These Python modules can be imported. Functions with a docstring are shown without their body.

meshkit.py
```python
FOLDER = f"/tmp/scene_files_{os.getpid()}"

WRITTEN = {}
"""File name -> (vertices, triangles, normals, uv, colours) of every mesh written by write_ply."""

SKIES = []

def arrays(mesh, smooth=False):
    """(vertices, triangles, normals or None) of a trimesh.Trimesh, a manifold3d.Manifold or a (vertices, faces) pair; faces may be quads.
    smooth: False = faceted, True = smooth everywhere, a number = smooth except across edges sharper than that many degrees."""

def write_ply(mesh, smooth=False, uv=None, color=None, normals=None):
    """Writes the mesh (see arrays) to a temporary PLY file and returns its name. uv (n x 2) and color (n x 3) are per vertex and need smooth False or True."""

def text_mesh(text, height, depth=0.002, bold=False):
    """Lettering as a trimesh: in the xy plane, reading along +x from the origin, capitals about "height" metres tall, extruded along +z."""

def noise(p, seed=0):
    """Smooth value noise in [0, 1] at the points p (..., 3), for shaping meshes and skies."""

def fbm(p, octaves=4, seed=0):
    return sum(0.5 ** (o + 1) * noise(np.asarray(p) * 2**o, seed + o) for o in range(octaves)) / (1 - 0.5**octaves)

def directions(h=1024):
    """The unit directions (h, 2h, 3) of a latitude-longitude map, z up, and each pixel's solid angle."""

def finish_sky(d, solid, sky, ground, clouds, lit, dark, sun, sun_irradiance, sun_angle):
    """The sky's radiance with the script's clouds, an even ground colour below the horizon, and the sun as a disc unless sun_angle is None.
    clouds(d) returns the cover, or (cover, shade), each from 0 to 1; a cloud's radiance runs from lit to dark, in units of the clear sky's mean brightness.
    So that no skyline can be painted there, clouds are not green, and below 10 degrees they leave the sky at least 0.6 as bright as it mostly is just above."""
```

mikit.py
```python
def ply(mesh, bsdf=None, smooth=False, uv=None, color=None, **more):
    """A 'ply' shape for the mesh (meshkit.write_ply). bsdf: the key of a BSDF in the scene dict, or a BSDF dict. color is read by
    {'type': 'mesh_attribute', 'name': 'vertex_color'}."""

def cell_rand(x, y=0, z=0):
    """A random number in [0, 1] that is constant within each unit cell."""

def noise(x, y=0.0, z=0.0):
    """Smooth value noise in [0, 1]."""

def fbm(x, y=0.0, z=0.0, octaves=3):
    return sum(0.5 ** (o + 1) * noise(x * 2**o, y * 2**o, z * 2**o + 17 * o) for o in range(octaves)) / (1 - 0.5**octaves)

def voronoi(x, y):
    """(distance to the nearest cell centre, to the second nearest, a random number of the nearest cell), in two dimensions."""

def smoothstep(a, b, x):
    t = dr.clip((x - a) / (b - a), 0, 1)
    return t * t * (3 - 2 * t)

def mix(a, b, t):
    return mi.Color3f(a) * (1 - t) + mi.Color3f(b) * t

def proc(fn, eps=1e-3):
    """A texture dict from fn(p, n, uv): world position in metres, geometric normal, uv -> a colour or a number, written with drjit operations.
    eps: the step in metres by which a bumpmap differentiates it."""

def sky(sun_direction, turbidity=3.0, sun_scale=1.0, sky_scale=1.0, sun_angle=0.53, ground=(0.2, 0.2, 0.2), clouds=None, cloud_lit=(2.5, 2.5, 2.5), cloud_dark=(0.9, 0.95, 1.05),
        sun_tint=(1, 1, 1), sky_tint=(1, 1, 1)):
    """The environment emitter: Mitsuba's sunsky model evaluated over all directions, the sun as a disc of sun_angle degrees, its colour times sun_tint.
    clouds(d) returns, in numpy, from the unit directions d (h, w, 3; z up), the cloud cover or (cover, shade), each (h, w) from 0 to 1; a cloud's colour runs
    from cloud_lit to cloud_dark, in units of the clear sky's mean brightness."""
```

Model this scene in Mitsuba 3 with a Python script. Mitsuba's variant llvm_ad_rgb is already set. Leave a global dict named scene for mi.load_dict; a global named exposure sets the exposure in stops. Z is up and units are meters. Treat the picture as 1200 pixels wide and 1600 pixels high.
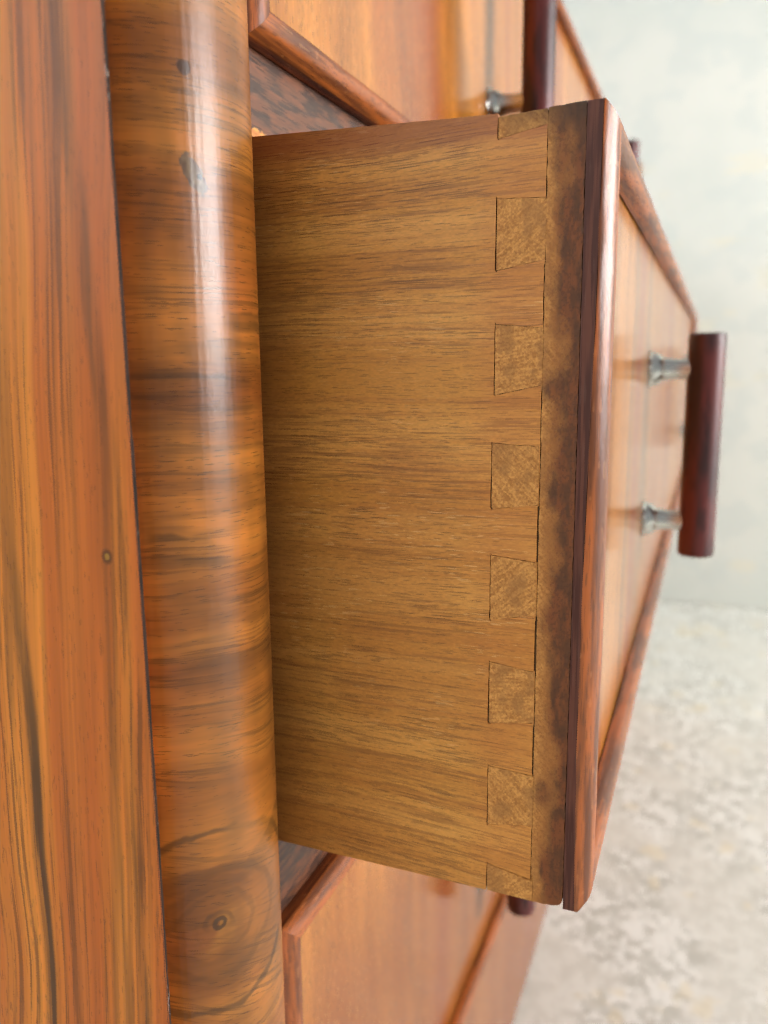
import math
import numpy as np
import trimesh
import drjit as dr
import mitsuba as mi
import mikit
import meshkit
from mikit import proc, noise, fbm, smoothstep, mix, cell_rand
from shapely.geometry import Polygon, box as shp_box

T = mi.ScalarTransform4f
scene, labels = {}, {}
Z0 = 0.3626                      # height of the open drawer's lower edge above the floor

# ------------------------------------------------------------------ camera, light, exposure
CAM = np.array([0.02542266, -0.19894431, 0.14354632 + Z0])
FW = np.array([-0.36161383, 0.91475828, -0.1801464])
UP = np.array([-0.05561105, 0.17171521, 0.98357577])
scene['camera'] = {
    'type': 'thinlens', 'fov': 50.008, 'fov_axis': 'x',
    'to_world': T().look_at(origin=CAM.tolist(), target=(CAM + FW).tolist(), up=UP.tolist()),
    'aperture_radius': 0.0012, 'focus_distance': 0.200, 'near_clip': 0.01, 'far_clip': 60.0}
exposure = 0.0
scene['daylight_fill'] = {'type': 'constant', 'radiance': {'type': 'rgb', 'value': [0.36, 0.37, 0.38]}}


def window_pane(name, centre, u, v, radiance):
    """A real window pane as an area light: a rectangle with half-edges u, v; its normal is u x v."""
    c, u, v = (np.asarray(a, float) for a in (centre, u, v))
    m = trimesh.Trimesh([c - u - v, c + u - v, c + u + v, c - u + v], [[0, 1, 2], [0, 2, 3]], process=False)
    scene[name] = mikit.ply(m, emitter={'type': 'area', 'radiance': {'type': 'rgb', 'value': radiance}})


DAY = [33.0, 33.4, 33.6]
# tall window in front of the chest (towards +x), two panes with a mullion between
for k, yy in enumerate((0.25, 0.85)):
    window_pane('window_pane' if k == 0 else 'window_pane_001', (2.3, yy, 0.93), (0, -0.27, 0), (0, 0, 0.40), DAY)
# wide window behind and to the left of the camera
window_pane('window_pane_002', (-1.5, -2.4, 1.5), (-1.35, 0, 0), (0, 0.2, 0.62), [5.7, 5.75, 5.8])
for k, n in enumerate(('window_pane', 'window_pane_001', 'window_pane_002')):
    labels[n] = {'label': ('bright window pane to the right, nearer the camera', 'bright window pane to the right, nearer the wall', 'wide bright window behind the camera')[k], 'kind': 'structure'}


# ------------------------------------------------------------------ helpers
def put(key, mesh, bsdf, smooth=False, label=None, **more):
    v = np.array(mesh.vertices, float)
    m = trimesh.Trimesh(v + [0, 0, Z0], np.array(mesh.faces), process=False)
    k, i = key, 0
    while k in scene:
        i += 1
        k = f'{key}_{i:03d}'
    scene[k] = mikit.ply(m, bsdf, smooth=smooth, **more)
    if label:
        labels[k] = {'label': label}
    return k


def thing(key, label, category, group=None):
    labels[key] = {'label': label, 'category': category}
    if group:
        labels[key]['group'] = group


def box(x0, x1, y0, y1, z0, z1, b=0.0006):
    """A box with chamfered edges."""
    pts = []
    for sx in (0, 1):
        for sy in (0, 1):
            for sz in (0, 1):
                X, Y, Z = (x0, x1)[sx], (y0, y1)[sy], (z0, z1)[sz]
                ix, iy, iz = (b if not sx else -b), (b if not sy else -b), (b if not sz else -b)
                pts += [(X, Y + iy, Z + iz), (X + ix, Y, Z + iz), (X + ix, Y + iy, Z)]
    return trimesh.convex.convex_hull(np.array(pts))


def prism(poly, a, b, axis):
    """Extrudes a plan polygon between a and b along axis 'y' (poly in x, z) or 'z' (poly in x, y)."""
    m = trimesh.creation.extrude_polygon(poly, b - a)
    v = np.array(m.vertices)
    if axis == 'z':
        m.vertices = np.c_[v[:, 0], v[:, 1], v[:, 2] + a]
    else:
        m.vertices = np.c_[v[:, 0], v[:, 2] + a, v[:, 1]]
        m.invert()
    return m


def lathe(profile, n=48):
    return trimesh.creation.revolve(np.array(profile), sections=n)


def grid(P):
    """A quad grid (n, m, 3) as a mesh."""
    n, m = P.shape[:2]
    i = np.arange(n * m).reshape(n, m)
    a, b, c, d = i[:-1, :-1].ravel(), i[1:, :-1].ravel(), i[1:, 1:].ravel(), i[:-1, 1:].ravel()
    return trimesh.Trimesh(P.reshape(-1, 3), np.vstack([np.c_[a, b, c], np.c_[a, c, d]]), process=False)


# ------------------------------------------------------------------ materials
def C(r, g, b):
    """sRGB 0-255 to linear."""
    f = lambda c: c / 255 / 12.92 if c <= 10 else ((c / 255 + 0.055) / 1.055) ** 2.4
    return mi.Color3f(f(r), f(g), f(b))


def gz(p):
    return p.z - Z0


def lacquer(name, wood, alpha=0.12, bump=None, scale=1.0, ior=1.5, eps=3e-4, stain=(1, 1, 1)):
    """Polished wood: its grain colour under a tinted clear coat."""
    fn = wood if stain == (1, 1, 1) else (lambda p, n, uv: dr.minimum(wood(p, n, uv) * mi.Color3f(*stain), 0.92))
    d = {'type': 'roughplastic', 'distribution': 'ggx', 'alpha': alpha, 'int_ior': ior, 'nonlinear': True, 'diffuse_reflectance': proc(fn)}
    if bump is not None:
        d = {'type': 'bumpmap', 'arbitrary': proc(bump, eps), 'scale': scale, 'nested': d}
    scene[name] = d


def raw(name, fn, rough=0.55, spec=0.35, bump=None, scale=1.0, eps=2e-4):
    d = {'type': 'principled', 'base_color': proc(fn), 'roughness': rough, 'specular': spec}
    if bump is not None:
        d = {'type': 'bumpmap', 'arbitrary': proc(bump, eps), 'scale': scale, 'nested': d}
    scene[name] = {'type': 'twosided', 'nested': d} if bump is None else d


def pores(along, across, la, lc, density, seed):
    """Short dark vessel lines: la cells per metre along the grain, lc across it; 1 inside a pore."""
    j = dr.floor(across * lc)
    t = across * lc - j
    a = along * la + cell_rand(j, seed) * 37.0
    i = dr.floor(a)
    s = a - i
    r = cell_rand(i, j, seed + 3)
    wide = smoothstep(0.5, 0.12, dr.abs(t - 0.5)) * smoothstep(0.5, 0.2, dr.abs(s - 0.5) * (0.7 + 0.9 * cell_rand(i, j, seed + 7)))
    return dr.select(r < density, wide * (0.45 + 0.55 * cell_rand(i, j, seed + 5)), 0.0)


# chest side panel: straight vertical grain in broad orange, brown and dark streaks
def side_panel_colour(p, n, uv):
    z = gz(p)
    x = p.x + 0.0035 * (fbm(z * 9.0, p.x * 12.0, 3.0) - 0.5) * 2 + 0.00 * z - 0.055 * (z - 0.1)
    a = fbm(x * 130.0, z * 4.5, 1.0, 4)
    b = fbm(x * 420.0, z * 9.0, 5.0, 3)
    c = fbm(x * 70.0 + 9.0, z * 3.0, 8.0, 3)
    col = mix(C(204, 118, 46), C(226, 148, 68), smoothstep(0.25, 0.75, a))
    col = mix(col, C(196, 100, 44), 0.5 * smoothstep(0.52, 0.66, c))
    col = col * (0.86 + 0.28 * fbm(x * 1500.0, z * 26.0, 3.0, 2))
    col = mix(col, C(124, 70, 32), 0.4 * smoothstep(0.54, 0.76, b) * smoothstep(0.35, 0.6, fbm(x * 60.0, z * 6.0, 21.0)))
    # broad dark streaks running down the board
    def streak(x0, slope, w, z0, z1, s):
        wob = 0.0024 * (fbm(z * 16.0, s, 2.0) - 0.5) * 2
        d = dr.abs(p.x - (x0 + slope * (z - 0.05)) - wob)
        return smoothstep(w, w * 0.25, d) * smoothstep(z0 - 0.03, z0 + 0.03, z) * smoothstep(z1 + 0.04, z1 - 0.04, z)
    rag = 0.35 + 0.65 * smoothstep(0.3, 0.6, fbm(x * 700.0, z * 22.0, 31.0))
    dark = dr.maximum(0.95 * streak(-0.1152, 0.015, 0.0028, -0.1, 0.088, 2.0), 0.7 * streak(-0.0868, 0.01, 0.0018, -0.1, 0.050, 11.0))
    dark = dr.maximum(dark, 0.55 * streak(-0.0845, -0.035, 0.0030, 0.11, 0.4, 5.0))
    dark = dr.maximum(dark, 0.45 * streak(-0.0905, 0.03, 0.0020, -0.02, 0.16, 8.0))
    col = mix(col, C(92, 56, 32), dark * rag * 0.95)
    col = mix(col, C(222, 146, 64), 0.35 * streak(-0.1235, 0.09, 0.0042, -0.2, 0.05, 17.0))
    th = fbm(x * 1500.0, z * 30.0, 41.0, 3)
    col = mix(col, C(116, 60, 24), 0.6 * smoothstep(0.50, 0.74, th) * smoothstep(0.3, 0.65, fbm(x * 170.0, z * 12.0, 43.0)))
    # small filled nail hole
    d = dr.sqrt(dr.square((p.x + 0.0887) * 1.2) + dr.square(z - 0.1045))
    col = mix(col, C(120, 66, 30), smoothstep(0.0021, 0.0009, d))
    col = mix(col, C(178, 128, 60), smoothstep(0.0010, 0.0005, d))
    # pores
    q = pores(z, p.x + 0.001 * noise(z * 40.0, 4.0), 190.0, 2400.0, 0.10, 3) * smoothstep(0.4, 0.6, fbm(x * 160.0, z * 14.0, 2.0))
    q = dr.maximum(q, 0.8 * pores(z, p.x, 420.0, 3000.0, 0.07, 9))
    col = mix(col, C(84, 46, 24), q * 0.42)
    return col


def side_panel_bump(p, n, uv):
    return 0.00022 * fbm(p.x * 60.0, p.z * 14.0, 7.0) + 0.00003 * fbm(p.x * 900.0, p.z * 60.0, 1.0)


lacquer('side_panel_wood', side_panel_colour, 0.16, side_panel_bump, ior=1.37, stain=(1.04, 1.12, 0.72))

CX, CY, R = -0.1026, -0.0261, 0.025
K1, K2, K3 = (-0.0145, 0.2049), (-0.0134, 0.1837), (-0.0164, 0.0042)


# corner column: veneer with the grain running around it, fiddleback figure, knots
def column_colour(p, n, uv):
    s = R * dr.atan2(p.y - CY, p.x - CX)
    z0 = gz(p)
    # the grain bends around the low knot
    kd = dr.sqrt(dr.square((s - K3[0]) * 0.85) + dr.square((z0 - K3[1]) * 1.0))
    ring = smoothstep(0.045, 0.006, kd)
    zz = z0 + 0.35 * s * smoothstep(0.08, 0.0, z0) + 0.0017 * (fbm(s * 40.0, z0 * 24.0, 2.0) - 0.5) * 2
    g = dr.lerp(zz, kd * 1.0 + 0.0030 * fbm(s * 130.0, z0 * 130.0, 4.0), ring)
    al = s * (1 - ring) + ring * R * dr.atan2(z0 - K3[1], s - K3[0])
    a = fbm(g * 95.0, al * 14.0, 1.0, 4)
    b = fbm(g * 420.0, al * 34.0, 6.0, 3)
    fid = fbm(s * 150.0 + 2.0 * fbm(g * 30.0, 4.0), g * 14.0, 11.0, 2)
    col = mix(C(172, 100, 40), C(204, 130, 58), smoothstep(0.25, 0.75, a))
    col = mix(col, C(170, 84, 38), 0.5 * smoothstep(0.52, 0.68, fbm(g * 45.0 + 3.0, al * 12.0, 9.0)))
    col = col * (0.72 + 0.52 * fid) * (0.90 + 0.20 * fbm(z0 * 1100.0, s * 60.0, 5.0, 2))
    dk = smoothstep(0.52, 0.74, b) * smoothstep(0.40, 0.62, fbm(g * 70.0, al * 20.0, 14.0))
    col = mix(col, C(112, 62, 28), 0.32 * dk)

    def band(zc, h, sl, sa, sb, seed):
        edge = zc + sl * (s + 0.015) + 0.0016 * (fbm(s * 160.0, seed) - 0.5) * 2
        d = z0 - edge
        return smoothstep(0.0008, -0.0006, d) * smoothstep(-h, -h * 0.2, d) * smoothstep(sa - 0.004, sa + 0.004, s) * smoothstep(sb + 0.004, sb - 0.004, s)
    bd = dr.maximum(0.75 * band(0.1415, 0.016, -0.14, -0.05, 0.004, 3.0), 0.8 * band(0.1035, 0.009, -0.22, -0.028, -0.010, 7.0))
    bd = dr.maximum(bd, 0.4 * band(0.2200, 0.010, 0.05, -0.03, -0.004, 1.0))
    bd = dr.maximum(bd, 0.5 * band(0.075, 0.011, -0.06, -0.03, 0.01, 5.0))
    bd = dr.maximum(bd, 0.45 * band(0.016, 0.010, 0.4, -0.009, 0.02, 15.0))
    bd = dr.maximum(bd, 0.7 * band(0.155, 0.009, 0.04, -0.006, 0.02, 19.0))
    col = mix(col, C(76, 44, 24), bd * (0.18 + 0.62 * smoothstep(0.3, 0.62, b)))
    th = fbm(zz * 1900.0, s * 60.0, 41.0, 3)
    col = mix(col, C(92, 50, 20), 0.48 * 0.85 * smoothstep(0.50, 0.76, th) * smoothstep(0.35, 0.65, fbm(zz * 120.0, s * 40.0, 43.0)))
    # pores lie along the grain
    q = pores(s + 0.002 * noise(z0 * 300.0, 2.0), z0 + 0.2 * s * smoothstep(0.08, 0.0, z0), 200.0, 2300.0, 0.13, 21) * smoothstep(0.40, 0.56, fbm(z0 * 60.0, s * 90.0, 3.0))
    q = dr.maximum(q, 0.8 * pores(s, z0, 420.0, 3000.0, 0.07, 25) * (1 - ring))
    col = mix(col, C(72, 40, 20), q * 0.5)
    # dark rings around the low knot
    rr = kd + 0.0014 * (fbm(s * 180.0, z0 * 180.0, 3.0) - 0.5) * 2
    for rad, w, k in ((0.0030, 0.0010, 0.35), (0.0085, 0.0012, 0.22), (0.0150, 0.0014, 0.25), (0.0250, 0.0014, 0.6)):
        col = mix(col, C(88, 50, 24), k * smoothstep(w, w * 0.2, dr.abs(rr - rad)) * smoothstep(0.25, 0.6, noise(s * 120.0, z0 * 120.0, rad * 900.0)))
    col = col * (0.80 + 0.40 * fbm(s * 60.0 + 0.6 * z0 * 60.0, z0 * 45.0, 61.0, 3))
    # three knots
    d1 = dr.sqrt(dr.square(s - K1[0]) + dr.square((z0 - K1[1]) * 1.1)) + 0.0004 * noise(s * 1500.0, z0 * 1500.0)
    col = mix(col, C(84, 48, 34), 0.85 * smoothstep(0.0022, 0.0014, d1))
    u2 = (s - K2[0]) * 0.86 + (z0 - K2[1]) * 0.5
    v2 = -(s - K2[0]) * 0.5 + (z0 - K2[1]) * 0.86
    d2 = dr.sqrt(dr.square(u2 / 0.0023) + dr.square(v2 / 0.0052)) + 0.25 * noise(s * 1400.0, z0 * 1400.0)
    col = mix(col, mix(C(98, 64, 44), C(146, 110, 84), noise(s * 900.0, z0 * 900.0)), 0.9 * smoothstep(1.12, 0.9, d2))
    d3 = dr.sqrt(dr.square(s - K2[0] - 0.0014) + dr.square(z0 - K2[1] + 0.0004))
    col = mix(col, C(24, 16, 14), smoothstep(0.0008, 0.0004, d3))
    d4 = dr.sqrt(dr.square(s - K3[0]) + dr.square(z0 - K3[1]))
    col = mix(col, C(76, 42, 20), 0.75 * smoothstep(0.0009, 0.0003, dr.abs(d4 - 0.0013 + 0.0005 * (noise(s * 900.0, z0 * 900.0) - 0.5))))
    return col


def column_bump(p, n, uv):
    th = dr.atan2(p.y - CY, p.x - CX)
    return 0.00005 * fbm(th * 26.0, p.z * 9.0, 7.0, 3) + 0.000022 * fbm(th * 60.0, p.z * 260.0, 1.0)


lacquer('column_wood', column_colour, 0.11, column_bump, stain=(0.97, 1.12, 0.92))


# front veneer: tan, orange and reddish vertical figure with fine flecks
def front_colour(p, n, uv):
    z = gz(p)
    y = p.y + 0.012 * (fbm(z * 9.0, p.y * 7.0, 2.0) - 0.5) * 2
    a = fbm(y * 20.0, z * 3.0, 3.0, 3)
    b = fbm(y * 90.0, z * 9.0, 7.0, 3)
    col = mix(C(184, 114, 50), C(204, 136, 68), smoothstep(0.25, 0.75, b))
    def swath(y0, w, s):
        return smoothstep(w, 0.0, dr.abs(y - y0 - 0.05 * (fbm(z * 9.0, s, 3.0) - 0.5)))
    col = mix(col, C(172, 84, 34), 0.8 * dr.maximum(swath(0.165, 0.030, 2.0), 0.7 * swath(0.42, 0.06, 6.0)))
    col = mix(col, C(132, 78, 48), 0.4 * dr.maximum(swath(0.205, 0.022, 4.0), swath(0.125, 0.012, 8.0)))
    col = mix(col, C(172, 88, 40), 0.6 * smoothstep(0.50, 0.68, a))
    col = col * (0.90 + 0.20 * fbm(y * 1100.0, z * 90.0, 2.0, 2))
    col = mix(col, C(150, 74, 34), 0.65 * smoothstep(-0.02, -0.12, z))
    q = pores(z, y, 260.0, 1300.0, 0.22, 41)
    col = mix(col, C(96, 54, 30), q * 0.35)
    q = pores(z, y, 300.0, 1000.0, 0.2, 47)
    col = mix(col, C(232, 176, 112), q * 0.25)
    return col


def front_bump(p, n, uv):
    return 0.00002 * fbm(p.y * 22.0, p.z * 14.0, 5.0, 2)


lacquer('front_veneer', front_colour, 0.03, front_bump, ior=1.55, stain=(1.22, 1.46, 1.0))


# half-round bead: reddish brown with darker flecks along its length
def bead_fn(vertical):
    def f(p, n, uv):
        al, ac = (gz(p), p.y) if vertical else (p.y, gz(p))
        a = fbm(al * 40.0, ac * 500.0, p.x * 500.0, 3)
        col = mix(C(128, 64, 34), C(182, 98, 48), smoothstep(0.3, 0.68, a))
        q = fbm(al * 300.0, ac * 2200.0, p.x * 2200.0, 2)
        col = mix(col, C(84, 42, 26), 0.35 * smoothstep(0.54, 0.80, q))
        return mix(col, C(204, 130, 84), 0.25 * smoothstep(0.80, 0.90, noise(al * 380.0, ac * 700.0, p.x * 700.0)))
    return f


def bead_bump(p, n, uv):
    return 0.00006 * fbm(p.x * 700.0, p.y * 700.0, p.z * 260.0, 3)


lacquer('bead_wood_upright', bead_fn(True), 0.12, bead_bump, stain=(1.3, 1.62, 1.35))
lacquer('bead_wood_level', bead_fn(False), 0.12, bead_bump, stain=(1.3, 1.62, 1.35))


def dark_edge_colour(p, n, uv):
    z = gz(p)
    a = fbm(z * 60.0, p.x * 1500.0, p.y * 600.0, 3)
    col = mix(C(92, 50, 38), C(122, 72, 54), smoothstep(0.35, 0.7, a))
    return mix(col, C(128, 92, 78), 0.3 * smoothstep(0.72, 0.9, noise(z * 140.0, p.x * 2600.0, 3.0)))


lacquer('dark_edge_wood', dark_edge_colour, 0.3, ior=1.33)


# rails between the drawers: dark brown, worn to orange along the grain
def rail_colour(p, n, uv):
    z = gz(p)
    a = fbm(p.y * 90.0, z * 700.0, 2.0, 3)
    b = fbm(p.y * 200.0, z * 1500.0, 6.0, 3)
    col = mix(C(84, 56, 44), C(128, 82, 56), smoothstep(0.35, 0.65, a))
    col = mix(col, C(150, 92, 56), 0.5 * smoothstep(0.48, 0.76, b))
    col = mix(col, C(48, 32, 26), 0.6 * pores(p.y, z, 150.0, 1500.0, 0.25, 61))
    d = dr.sqrt(dr.square((p.y - 0.0105) * 0.35) + dr.square(z - 0.2040)) + 0.0022 * fbm(p.y * 500.0, z * 900.0)
    return mix(col, mix(C(176, 116, 56), C(226, 178, 96), noise(p.y * 300.0, z * 2000.0)), smoothstep(0.0034, 0.0024, d))     # fresh chip by the column


lacquer('rail_wood', rail_colour, 0.2, lambda p, n, uv: 0.00004 * fbm(p.y * 120.0, p.z * 900.0, 2.0), stain=(1.5, 1.42, 1.30))


# drawer side: pale mahogany-like board, straight grain with long dark vessel lines
def drawer_side_colour(p, n, uv):
    z = gz(p)
    x = p.x
    g = z - 0.02 * (x + 0.05) * smoothstep(0.14, 0.2, z) + 0.0013 * (fbm(x * 16.0, z * 20.0, 4.0) - 0.5) * 2 + 0.05 * (x + 0.06) * smoothstep(0.08, 0.0, z)
    a = fbm(g * 120.0, x * 4.0, 1.0, 4)
    b = fbm(g * 600.0, x * 20.0, 7.0, 3)
    col = mix(C(183, 125, 50), C(197, 140, 65), smoothstep(0.30, 0.70, a))
    col = mix(col, C(164, 104, 42), 0.4 * smoothstep(0.45, 0.72, b))
    col = mix(col, C(164, 102, 40), 0.35 * smoothstep(0.45, 0.70, fbm(g * 36.0 + 4.0, x * 22.0, 9.0)))
    col = col * (0.84 + 0.32 * fbm(x * 1300.0, g * 3000.0, 1.0, 2))
    th = fbm(g * 2200.0, x * 50.0, 31.0, 3)
    col = mix(col, C(116, 70, 30), 0.5 * smoothstep(0.50, 0.76, th) * smoothstep(0.3, 0.6, fbm(g * 150.0, x * 14.0, 33.0)))
    cl = smoothstep(0.36, 0.58, fbm(g * 130.0, x * 26.0, 15.0))
    q = 0.9 * pores(x, g, 95.0, 2500.0, 0.26, 71) * cl
    q = dr.maximum(q, 0.9 * pores(x + 0.3, g + 0.00021, 70.0, 2200.0, 0.20, 75) * cl)
    q = dr.maximum(q, 0.7 * pores(x + 0.5, g + 0.00011, 170.0, 2900.0, 0.22, 77))
    q = dr.maximum(q, 0.6 * pores(x + 0.7, g, 320.0, 2700.0, 0.12, 79))
    col = mix(col, C(80, 46, 20), 0.8 * q)
    q = pores(x + 0.1, g, 260.0, 2400.0, 0.05, 83)
    col = mix(col, C(196, 150, 92), 0.3 * q)
    # finish soaked into the tails; pale scuffs from the runner along the lower half
    col = mix(col, C(172, 100, 42), 0.32 * smoothstep(-0.034, -0.020, x + 0.008 * (fbm(z * 160.0, x * 60.0, 5.0) - 0.5)))
    sc = smoothstep(0.72, 0.82, fbm(x * 260.0, z * 2600.0, 51.0, 2)) * smoothstep(0.5, 0.7, fbm(x * 40.0, z * 60.0, 53.0))
    col = mix(col, C(220, 176, 116), 0.4 * sc)
    # reddish polish run along the top edge and the back
    col = mix(col, C(128, 62, 28), 0.6 * smoothstep(0.192, 0.199, z + 0.003 * fbm(x * 90.0, 3.0)))
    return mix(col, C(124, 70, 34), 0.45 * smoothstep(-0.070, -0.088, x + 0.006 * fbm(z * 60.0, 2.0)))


def drawer_side_bump(p, n, uv):
    return -0.00005 * pores(p.x, gz(p), 95.0, 1500.0, 0.2, 71) + 0.00004 * fbm(p.x * 120.0, p.z * 1500.0, 3.0)


raw('drawer_side_wood', drawer_side_colour, 0.5, 0.35, drawer_side_bump)


# end grain of the drawer front, seen from the side: open speckle, stained dark towards the bead
def end_grain(ang, tone):
    ca, sa = math.cos(ang), math.sin(ang)

    def f(p, n, uv):
        x, z = p.x, gz(p)
        u, v = x * ca + z * sa, -x * sa + z * ca
        w = v + 0.0004 * fbm(u * 300.0, v * 300.0, 2.0)
        ray = smoothstep(0.30, 0.70, noise(w * 2300.0, u * 300.0, tone))
        sp = fbm(x * 2400.0, z * 2400.0, 4.0, 2)
        col = mix(C(156, 102, 44), C(198, 142, 74), 0.38 * ray + 0.62 * smoothstep(0.25, 0.75, sp))
        col = mix(col, C(140, 94, 48), 0.5 * smoothstep(0.48, 0.68, fbm(x * 240.0, z * 160.0, tone + 3.0)))
        # polish and dirt soaked in towards the front edge
        st = smoothstep(-0.0112, -0.0066, x + 0.0044 * (fbm(x * 160.0, z * 95.0, 8.0) - 0.5) * 2)
        col = mix(col, C(142, 88, 40), 0.75 * smoothstep(-0.0135, -0.0088, x + 0.0022 * (fbm(z * 300.0, 5.0) - 0.5)))
        col = mix(col, mix(C(62, 35, 22), C(104, 54, 26), smoothstep(0.25, 0.75, fbm(x * 900.0, z * 260.0, 6.0))), 0.85 * st)
        d = fbm(x * 2200.0, z * 1700.0, 9.0, 2)
        col = mix(col, C(60, 36, 22), 0.45 * smoothstep(0.48, 0.78, d) * (0.25 + 0.75 * st))
        return mix(col, C(60, 44, 30), 0.7 * smoothstep(0.190, 0.199, z + 0.004 * (fbm(x * 200.0, 7.0) - 0.5)) * smoothstep(-0.03, -0.006, x))
    return f


def end_bump(p, n, uv):
    return 0.00016 * fbm(p.x * 1500.0, p.y * 1500.0, p.z * 1500.0, 2)


raw('front_end_grain', end_grain(-0.9, 1.0), 0.6, 0.3, end_bump)
for k, ang in enumerate((-0.75, 0.7, 0.15)):
    raw(f'pin_end_grain_{k}', end_grain(ang, 2.0 + 3 * k), 0.6, 0.3, end_bump)


# handle bars: dark red polished rosewood
def bar_colour(p, n, uv):
    z = gz(p)
    a = fbm(p.x * 160.0, p.y * 160.0, z * 30.0, 3)
    col = mix(C(54, 25, 26), C(98, 40, 35), smoothstep(0.35, 0.66, a))
    return mix(col, C(38, 16, 18), 0.6 * smoothstep(0.52, 0.7, fbm(p.x * 700.0, p.y * 700.0, z * 60.0)))


lacquer('rosewood', bar_colour, 0.18, stain=(2.1, 1.7, 1.6))
scene['steel'] = {'type': 'roughconductor', 'material': 'none', 'alpha': 0.08, 'specular_reflectance': {'type': 'rgb', 'value': [0.60, 0.60, 0.56]}}


def edge_colour(p, n, uv):
    z = gz(p)
    col = mix(C(66, 38, 24), C(96, 56, 36), smoothstep(0.4, 0.6, noise(z * 160.0, 2.0)))
    return mix(col, C(226, 206, 190), 0.8 * smoothstep(0.72, 0.80, fbm(z * 500.0, p.x * 2500.0, 8.0)) * smoothstep(0.4, 0.6, noise(z * 45.0, 3.0)))


lacquer('chipped_edge', edge_colour, 0.45)


def wall_colour(p, n, uv):
    a = fbm(p.x * 5.0, p.z * 5.0, 2.0, 4)
    b = fbm(p.x * 16.0, p.z * 16.0, 7.0, 3)
    col = mix(C(209, 212, 204), C(219, 219, 210), smoothstep(0.30, 0.70, a))
    col = mix(col, C(200, 206, 201), 0.4 * smoothstep(0.55, 0.72, b))
    return mix(col, C(228, 218, 190), 0.3 * smoothstep(0.68, 0.78, fbm(p.x * 9.0 + 3.0, p.z * 22.0, 12.0)))


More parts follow.
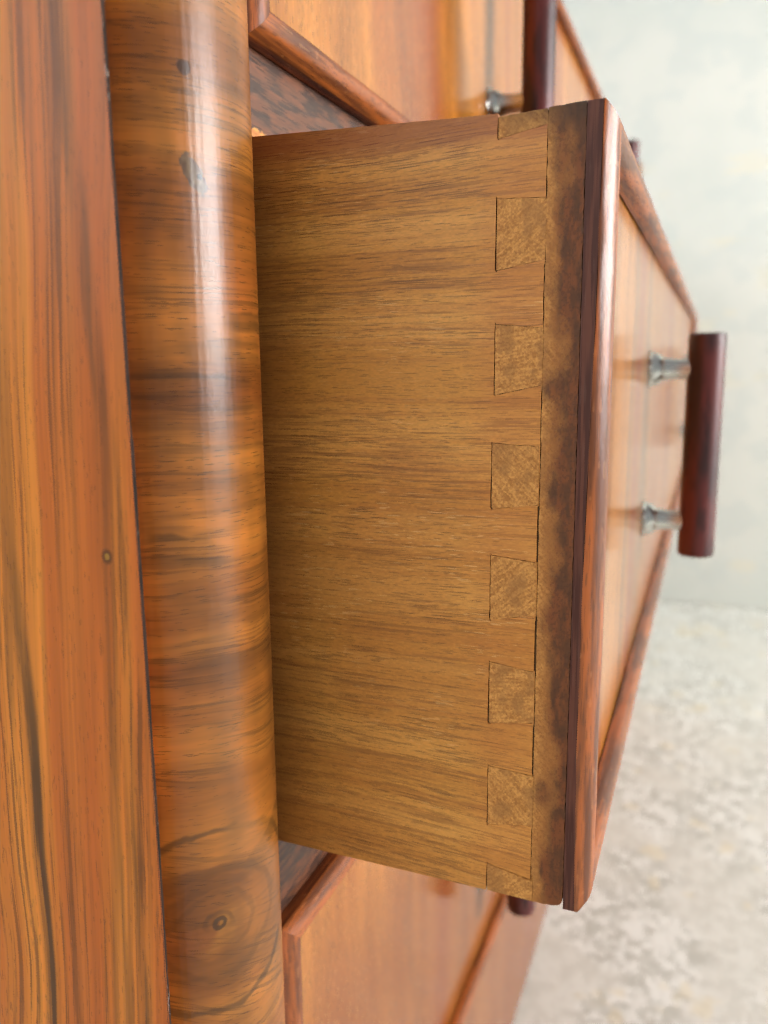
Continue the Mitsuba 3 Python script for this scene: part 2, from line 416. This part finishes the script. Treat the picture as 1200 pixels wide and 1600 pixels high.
def floor_colour(p, n, uv):
    a = fbm(p.x * 100.0, p.y * 100.0, 1.0, 4)
    b = fbm(p.x * 14.0, p.y * 14.0, 5.0, 3)
    c = fbm(p.x * 260.0, p.y * 260.0, 9.0, 2)
    col = mix(C(188, 187, 177), C(228, 228, 221), smoothstep(0.36, 0.62, a * 0.6 + c * 0.4))
    col = mix(col, C(213, 211, 201), 0.7 * smoothstep(0.45, 0.65, b))
    return mix(col, C(224, 206, 160), 0.3 * smoothstep(0.70, 0.78, fbm(p.x * 30.0, p.y * 30.0, 14.0)))


raw('plaster', wall_colour, 0.9, 0.1)
raw('concrete', floor_colour, 0.7, 0.25)

# ------------------------------------------------------------------ the setting
put('floor', box(-3.2, 3.2, -4.0, 1.62, -Z0 - 0.1, -Z0, 0.001), 'concrete')
labels['floor'] = {'label': 'mottled pale grey concrete floor', 'kind': 'structure'}
put('wall', box(-3.2, 3.2, 1.58, 1.7, -Z0 + 0.0005, 2.6, 0.001), 'plaster')
labels['wall'] = {'label': 'whitewashed plaster wall with faint blotches', 'kind': 'structure'}

# ------------------------------------------------------------------ the chest
W = 0.99                          # width of the drawers
XC = -0.0892                      # outer face of the closed drawers (bead corner)
XR = XC - 0.0039                   # face of the rails
CH = 'chest_of_drawers'
thing(CH, 'polished walnut chest of drawers with rounded corner column and flat side panel at left', 'chest of drawers')
BOT, TOP = -Z0 + 0.001, 0.4
EX, EY = -0.0804, -0.0660
for mirror in (0, 1):
    my = (lambda y: W - y) if mirror else (lambda y: y)

    def plan(pts):
        return Polygon([(x, my(y)) for x, y in pts]).buffer(0)

    # side panel: front edge undercut behind its thin edge strip
    pa = plan([(EX - 0.0004, EY), (EX - 0.0165, EY + 0.0165), (-0.47, EY + 0.0165), (-0.47, EY)])
    m = prism(pa, BOT, TOP, 'z')
    k = put(CH + '__side_panel', m, 'side_panel_wood', False, 'flat side panel with straight streaky vertical grain' if not mirror else None)
    # thin edge strip, a little worn and chipped
    zs = np.linspace(BOT, TOP, 900)
    wv = 0.00016 * (meshkit.fbm(np.c_[zs * 90, zs * 0, zs * 0], 3) - 0.5) * 2 - 0.0006 * np.clip(meshkit.noise(np.c_[zs * 340, zs * 0 + 4, zs * 0]) - 0.82, 0, 1) * 3
    prof = np.array([(EX - 0.0006, EY - 0.00002), (EX - 0.0002, EY + 0.00004), (EX + 0.00004, EY + 0.00024), (EX - 0.0010, EY + 0.0014), (EX - 0.0030, EY + 0.0036)])
    P = np.array([[(x + w, my(y), z) for x, y in prof] for z, w in zip(zs, wv)])
    m = grid(P)
    if not mirror:
        m.invert()
    put(k + '__edge_strip', m, 'chipped_edge', 40, 'thin chipped front edge of the side panel' if not mirror else None)
    # rounded corner column
    th = np.linspace(-math.pi, math.pi, 129)[:-1]
    col = trimesh.creation.extrude_polygon(plan([(CX + R * math.cos(t), CY + R * math.sin(t)) for t in th]), TOP - BOT)
    col.apply_translation([0, 0, BOT])
    put(CH + '__corner_column', col, 'column_wood', 30, 'rounded corner column veneered with the grain running across and three knots' if not mirror else None)
DR = [('upper', 0.2255, 0.393), ('middle', 0.0, 0.2), ('lower', -0.2333, -0.0292)]
for a, b in ((0.2015, 0.2300), (-0.0330, -0.0015)):
    put(CH + '__rail', box(XR - 0.03, XR, 0.0002, W - 0.0002, a, b, 0.0004), 'rail_wood')
put(CH + '__plinth', box(XR - 0.02, XR + 0.0030, 0.0002, W - 0.0002, BOT, -0.2355, 0.001), 'front_veneer')
put(CH + '__top_board', box(-0.46, XC - 0.016, EY + 0.017, W - EY - 0.017, 0.3945, 0.409, 0.002), 'column_wood')
put(CH + '__back_panel', box(-0.468, -0.462, EY + 0.017, W - EY - 0.017, BOT, 0.394, 0.001), 'rail_wood')


# ------------------------------------------------------------------ drawers
def worn(z):
    """How far the near bead laps down over the dark edge band of the open drawer."""
    return np.interp(z, [0.0, 0.02, 0.05, 0.09, 0.12, 0.15, 0.2], [0.0005, 0.0009, 0.0013, 0.0012, 0.0008, 0.0003, 0.0])


def bead_mesh(a, b, side, z0, z1, x0):
    """One mitred half-round bead of the frame. side: 'near', 'far', 'bottom', 'top'."""
    prof = [(0.0, 0.0), (0.0003, 0.0001), (0.0009, 0.0007), (0.0016, 0.0015), (0.0023, 0.0024), (0.0029, 0.0034), (0.0033, 0.0046), (0.0034, 0.0058), (0.0031, 0.0070), (0.0022, 0.0081),
            (0.0008, 0.0088), (-0.0008, 0.0092), (-0.0024, 0.0093)]
    n = int(max(30, (b - a) / 0.003))
    P = np.zeros((n, len(prof), 3))
    for j, (x, d) in enumerate(prof):
        s = np.linspace(a + d, b - d, n)
        wob = 0.00022 * (meshkit.fbm(np.c_[s * 70, s * 0 + j * 0.25, s * 0 + a], 3) - 0.5) * 2
        if side == 'near' and x0 == 0.0 and j < 3:
            P[:, j] = np.c_[x0 + x + wob - worn(s) * (1, 0.6, 0.25)[j], np.full(n, d), s]
        elif side == 'near':
            P[:, j] = np.c_[x0 + x + wob, np.full(n, d), s]
        elif side == 'far':
            P[:, j] = np.c_[x0 + x + wob, np.full(n, W - d), s]
        elif side == 'bottom':
            P[:, j] = np.c_[x0 + x + wob, s, z0 + np.full(n, d)]
        else:
            P[:, j] = np.c_[x0 + x + wob, s, z1 - np.full(n, d)]
    m = grid(P)
    want = {'near': (1, -1, 0), 'far': (1, 1, 0), 'bottom': (1, 0, -1), 'top': (1, 0, 1)}[side]
    if (m.face_normals @ np.array(want)).mean() < 0:
        m.invert()
    return m


def handle(key, x0, zc, yc):
    """Vertical rosewood bar on two turned steel posts."""
    h = key
    bar_r, bar_l, xo = 0.0085, 0.107, 0.0255
    pr = [(0, -bar_l / 2), (bar_r - 0.0012, -bar_l / 2), (bar_r - 0.0003, -bar_l / 2 + 0.0004), (bar_r, -bar_l / 2 + 0.0014)]
    pr += [(bar_r, s) for s in np.linspace(-0.043, 0.043, 7)]
    pr += [(bar_r, bar_l / 2 - 0.0014), (bar_r - 0.0003, bar_l / 2 - 0.0004), (bar_r - 0.0012, bar_l / 2), (0, bar_l / 2)]
    m = lathe(pr)
    m.apply_translation([x0 + xo, yc, zc])
    put(h + '__bar', m, 'rosewood', 35)
    for s in (1, -1):
        pp = [(0, -0.0005), (0.0086, -0.0005), (0.0091, 0.0001), (0.0091, 0.0007), (0.0084, 0.0011), (0.0081, 0.0014), (0.0080, 0.0022), (0.0078, 0.0031), (0.0073, 0.0042), (0.0065, 0.0053),
              (0.0058, 0.0060), (0.0056, 0.0064), (0.0057, 0.0068), (0.0055, 0.0073), (0.0051, 0.0090), (0.0048, 0.0125), (0.0048, 0.0155), (0.0051, 0.0190), (0, 0.0190)]
        m = lathe(pp, 40)
        m.apply_transform(trimesh.transformations.rotation_matrix(math.pi / 2, [0, 1, 0]))
        m.apply_translation([x0, yc, zc + s * 0.0368])
        put(h + '__post', m, 'steel', 35)


HY = 0.2255


def drawer(key, x0, z0, z1, zh, open_):
    put(key + '__front_panel', box(x0 - 0.0038, x0 - 0.0030, 0.0079, W - 0.0079, z0 + 0.0079, z1 - 0.0079, 0.0002), 'front_veneer')
    for side, a, b, m in (('near', z0, z1, 'upright'), ('far', z0, z1, 'upright'), ('bottom', 0, W, 'level'), ('top', 0, W, 'level')):
        put(key + '__bead', bead_mesh(a, b, side, z0, z1, x0), 'bead_wood_' + m, 50)
    fr = shp_box(0.0001, z0 + 0.0001, W - 0.0001, z1 - 0.0001).difference(shp_box(0.0075, z0 + 0.0075, W - 0.0075, z1 - 0.0075))
    m = trimesh.creation.extrude_polygon(fr, 0.0018 if open_ else 0.0035)
    v = np.array(m.vertices)
    m.vertices = np.c_[v[:, 2] + x0 - 0.0036, v[:, 0], v[:, 1]]
    if open_:      # the band runs on up to the uneven edge of the bead
        zs = np.linspace(z0 + 0.0001, z1 - 0.0001, 140)
        f = -0.00005 - worn(zs) + x0
        P = np.stack([np.c_[np.full(140, x0 - 0.0020), np.full(140, 0.0001), zs], np.c_[f, np.full(140, 0.0001), zs], np.c_[f, np.full(140, 0.0016), zs]], 1)
        g = grid(P)
        if g.face_normals[0][1] > 0:
            g.invert()
        m = trimesh.util.concatenate([m, g, box(x0 - 0.0019, x0 - 0.0003, 0.0017, W - 0.0001, z0 + 0.0001, z0 + 0.0070), box(x0 - 0.0019, x0 - 0.0003, 0.0017, W - 0.0001, z1 - 0.0070, z1 - 0.0001)])
    put(key + '__edge_band', m, 'dark_edge_wood' if open_ else 'bead_wood_level', False, 'dark edge band behind the bead' if open_ else None)
    for y in ((HY, W - HY) if open_ else (0.258, W - 0.243)):
        hk, i = key + '__handle', 0
        while any(k.startswith(hk + '__') for k in scene):
            i += 1
            hk = f'{key}__handle_{i:03d}'
        handle(hk, x0 - 0.0030, zh, y)
    if not open_:
        put(key + '__side_board', box(x0 - 0.36, x0 - 0.006, 0.0012, 0.012, z0 + 0.003, z1 - 0.003), 'drawer_side_wood')
        put(key + '__side_board', box(x0 - 0.36, x0 - 0.006, W - 0.012, W - 0.0012, z0 + 0.003, z1 - 0.003), 'drawer_side_wood')


thing('drawer', 'open middle drawer pulled out, showing its plain wooden side with dovetail joints', 'drawer')
drawer('drawer', 0.0, 0.0, 0.2, 0.1014, True)
thing('drawer_001', 'closed upper drawer above the open drawer, tan veneer front', 'drawer')
drawer('drawer_001', XC, 0.2255, 0.393, 0.3125, False)
thing('drawer_002', 'closed lower drawer beneath the open drawer, reddish veneer front', 'drawer')
drawer('drawer_002', XC, -0.2333, -0.0292, -0.1385, False)

# the open drawer's box: side board with dovetail tails, front board with end-grain pins
PINS = [(-0.0238, 0.1979, 0.1940, -0.0124, 0.2001, 0.1961), (-0.0239, 0.1808, 0.1644, -0.0124, 0.1802, 0.1666), (-0.0239, 0.1519, 0.1351, -0.0124, 0.1509, 0.1375),
        (-0.0243, 0.1232, 0.1068, -0.0127, 0.1227, 0.1083), (-0.0243, 0.0948, 0.0777, -0.0127, 0.0937, 0.0802), (-0.0243, 0.0663, 0.0493, -0.0126, 0.0649, 0.0511),
        (-0.0243, 0.0372, 0.0202, -0.0123, 0.0363, 0.0223), (-0.0242, 0.0085, 0.0002, -0.0119, 0.0061, 0.0002)]
XF = -0.0036                      # front of the front board
G = 0.00010                       # joint gap
pin_polys = []
for i, (xl, tl, bl, xr, tr, br) in enumerate(PINS):
    if i == 0:
        pts = [(xl, 0.1988), (xl, bl), (xr, br), (xr, 0.1994)]
    elif i == 7:
        pts = [(xl, tl), (xl, 0.0006), (xr, 0.0002), (xr, tr)]
    else:
        pts = [(xl, tl), (xl, bl), (xr, br), (xr, tr)]
    pin_polys.append(Polygon(pts))
rng = np.random.default_rng(5)


def rough_outline(poly, amp, seed):
    """The outline resampled every 0.6 mm and made slightly uneven, as cut by hand."""
    ring = poly.exterior
    s = np.arange(0, ring.length, 0.0006)
    pts = np.array([ring.interpolate(t).coords[0] for t in s])
    d = np.c_[meshkit.noise(np.c_[pts * 900, pts[:, 0] * 0 + seed]), meshkit.noise(np.c_[pts * 900, pts[:, 0] * 0 + seed + 9])] - 0.5
    return Polygon(pts + d * amp * 2).buffer(0)


def top_edge(x):
    return 0.1996 + 0.0016 * np.clip((-0.03 - x) / 0.06, 0, 3)


xs = np.linspace(-0.40, -0.0124, 60)
side_poly = Polygon([(x, top_edge(x)) for x in xs] + [(-0.0124, 0.0003)] + [(x, 0.0004 + 0.0008 * min(1.5, max(0, (-0.03 - x) / 0.06))) for x in xs[::-1]])
for i, q in enumerate(pin_polys):
    side_poly = side_poly.difference(rough_outline(q, 0.00009, 3).buffer(G * 0.3))
    xl, b, _, t = q.bounds
    cut = Polygon([(xl - 0.00022 - 0.00012 * (i % 2), b + 0.0002), (xl + 0.0002, b - 0.0004), (xl + 0.0002, t - 0.0006), (xl - 0.00012, t + 0.0006)])
    side_poly = side_poly.difference(rough_outline(cut, 0.00008, 21 + i))
for (_, _, _, xr, _, b), (_, _, _, _, t, _) in zip(PINS[:-1], PINS[1:]):
    side_poly = side_poly.difference(rough_outline(shp_box(xr - 0.00003, t + 0.0002, xr + 0.001, b - 0.0002), 0.00012, t * 900))
side_poly = side_poly.buffer(-G * 0.5)
if side_poly.geom_type != 'Polygon':
    side_poly = max(side_poly.geoms, key=lambda g: g.area)
put('drawer__side_board', prism(side_poly, 0.0004, 0.0118, 'y'), 'drawer_side_wood', False, 'near side board with dovetail tails and straight brown grain')
# front board: solid lap in front of the tails, slightly worn lower corner
ff = [(-0.0123, 0.1996), (XF - 0.0002, 0.2000)] + [(XF - 0.0002, z) for z in np.linspace(0.19, 0.008, 40)] + [(XF - 0.0003, 0.0020), (XF - 0.0009, 0.0007), (XF - 0.0026, 0.0001), (-0.0123, -0.0001)]
fb = rough_outline(Polygon(ff), 0.00013, 17)
fk = put('drawer__front_board', prism(fb, 0.0006, W - 0.0006, 'y'), 'front_end_grain', False, 'end grain strip of the front board, stained dark towards the bead')
for i, q in enumerate(pin_polys):
    q = rough_outline(q, 0.00006, 3 + i).union(Polygon([(q.bounds[2] - 0.0002, q.bounds[1] + 0.001), (q.bounds[2] + 0.0001, q.bounds[1] + 0.001), (q.bounds[2] + 0.0001, q.bounds[3] - 0.001), (q.bounds[2] - 0.0002, q.bounds[3] - 0.001)]))
    put(fk + '__pin', prism(q, 0.0002 + 0.00035 * rng.random(), 0.0116, 'y'), f'pin_end_grain_{i % 3}')
put('drawer__side_board', box(-0.40, -0.0124, W - 0.0118, W - 0.0004, 0.0004, 0.199), 'drawer_side_wood')
put('drawer__back_board', box(-0.40, -0.39, 0.0122, W - 0.0122, 0.004, 0.19), 'drawer_side_wood')
put('drawer__bottom_board', box(-0.389, -0.0130, 0.0122, W - 0.0122, 0.008, 0.013), 'drawer_side_wood')
# brown glue showing in the joints
scene['glue_brown'] = {'type': 'diffuse', 'reflectance': {'type': 'rgb', 'value': [0.085, 0.045, 0.019]}}
put(fk + '__glue_line', box(-0.0249, -0.0119, 0.0009, 0.0100, 0.0012, 0.1975, 0.0001), 'glue_brown')
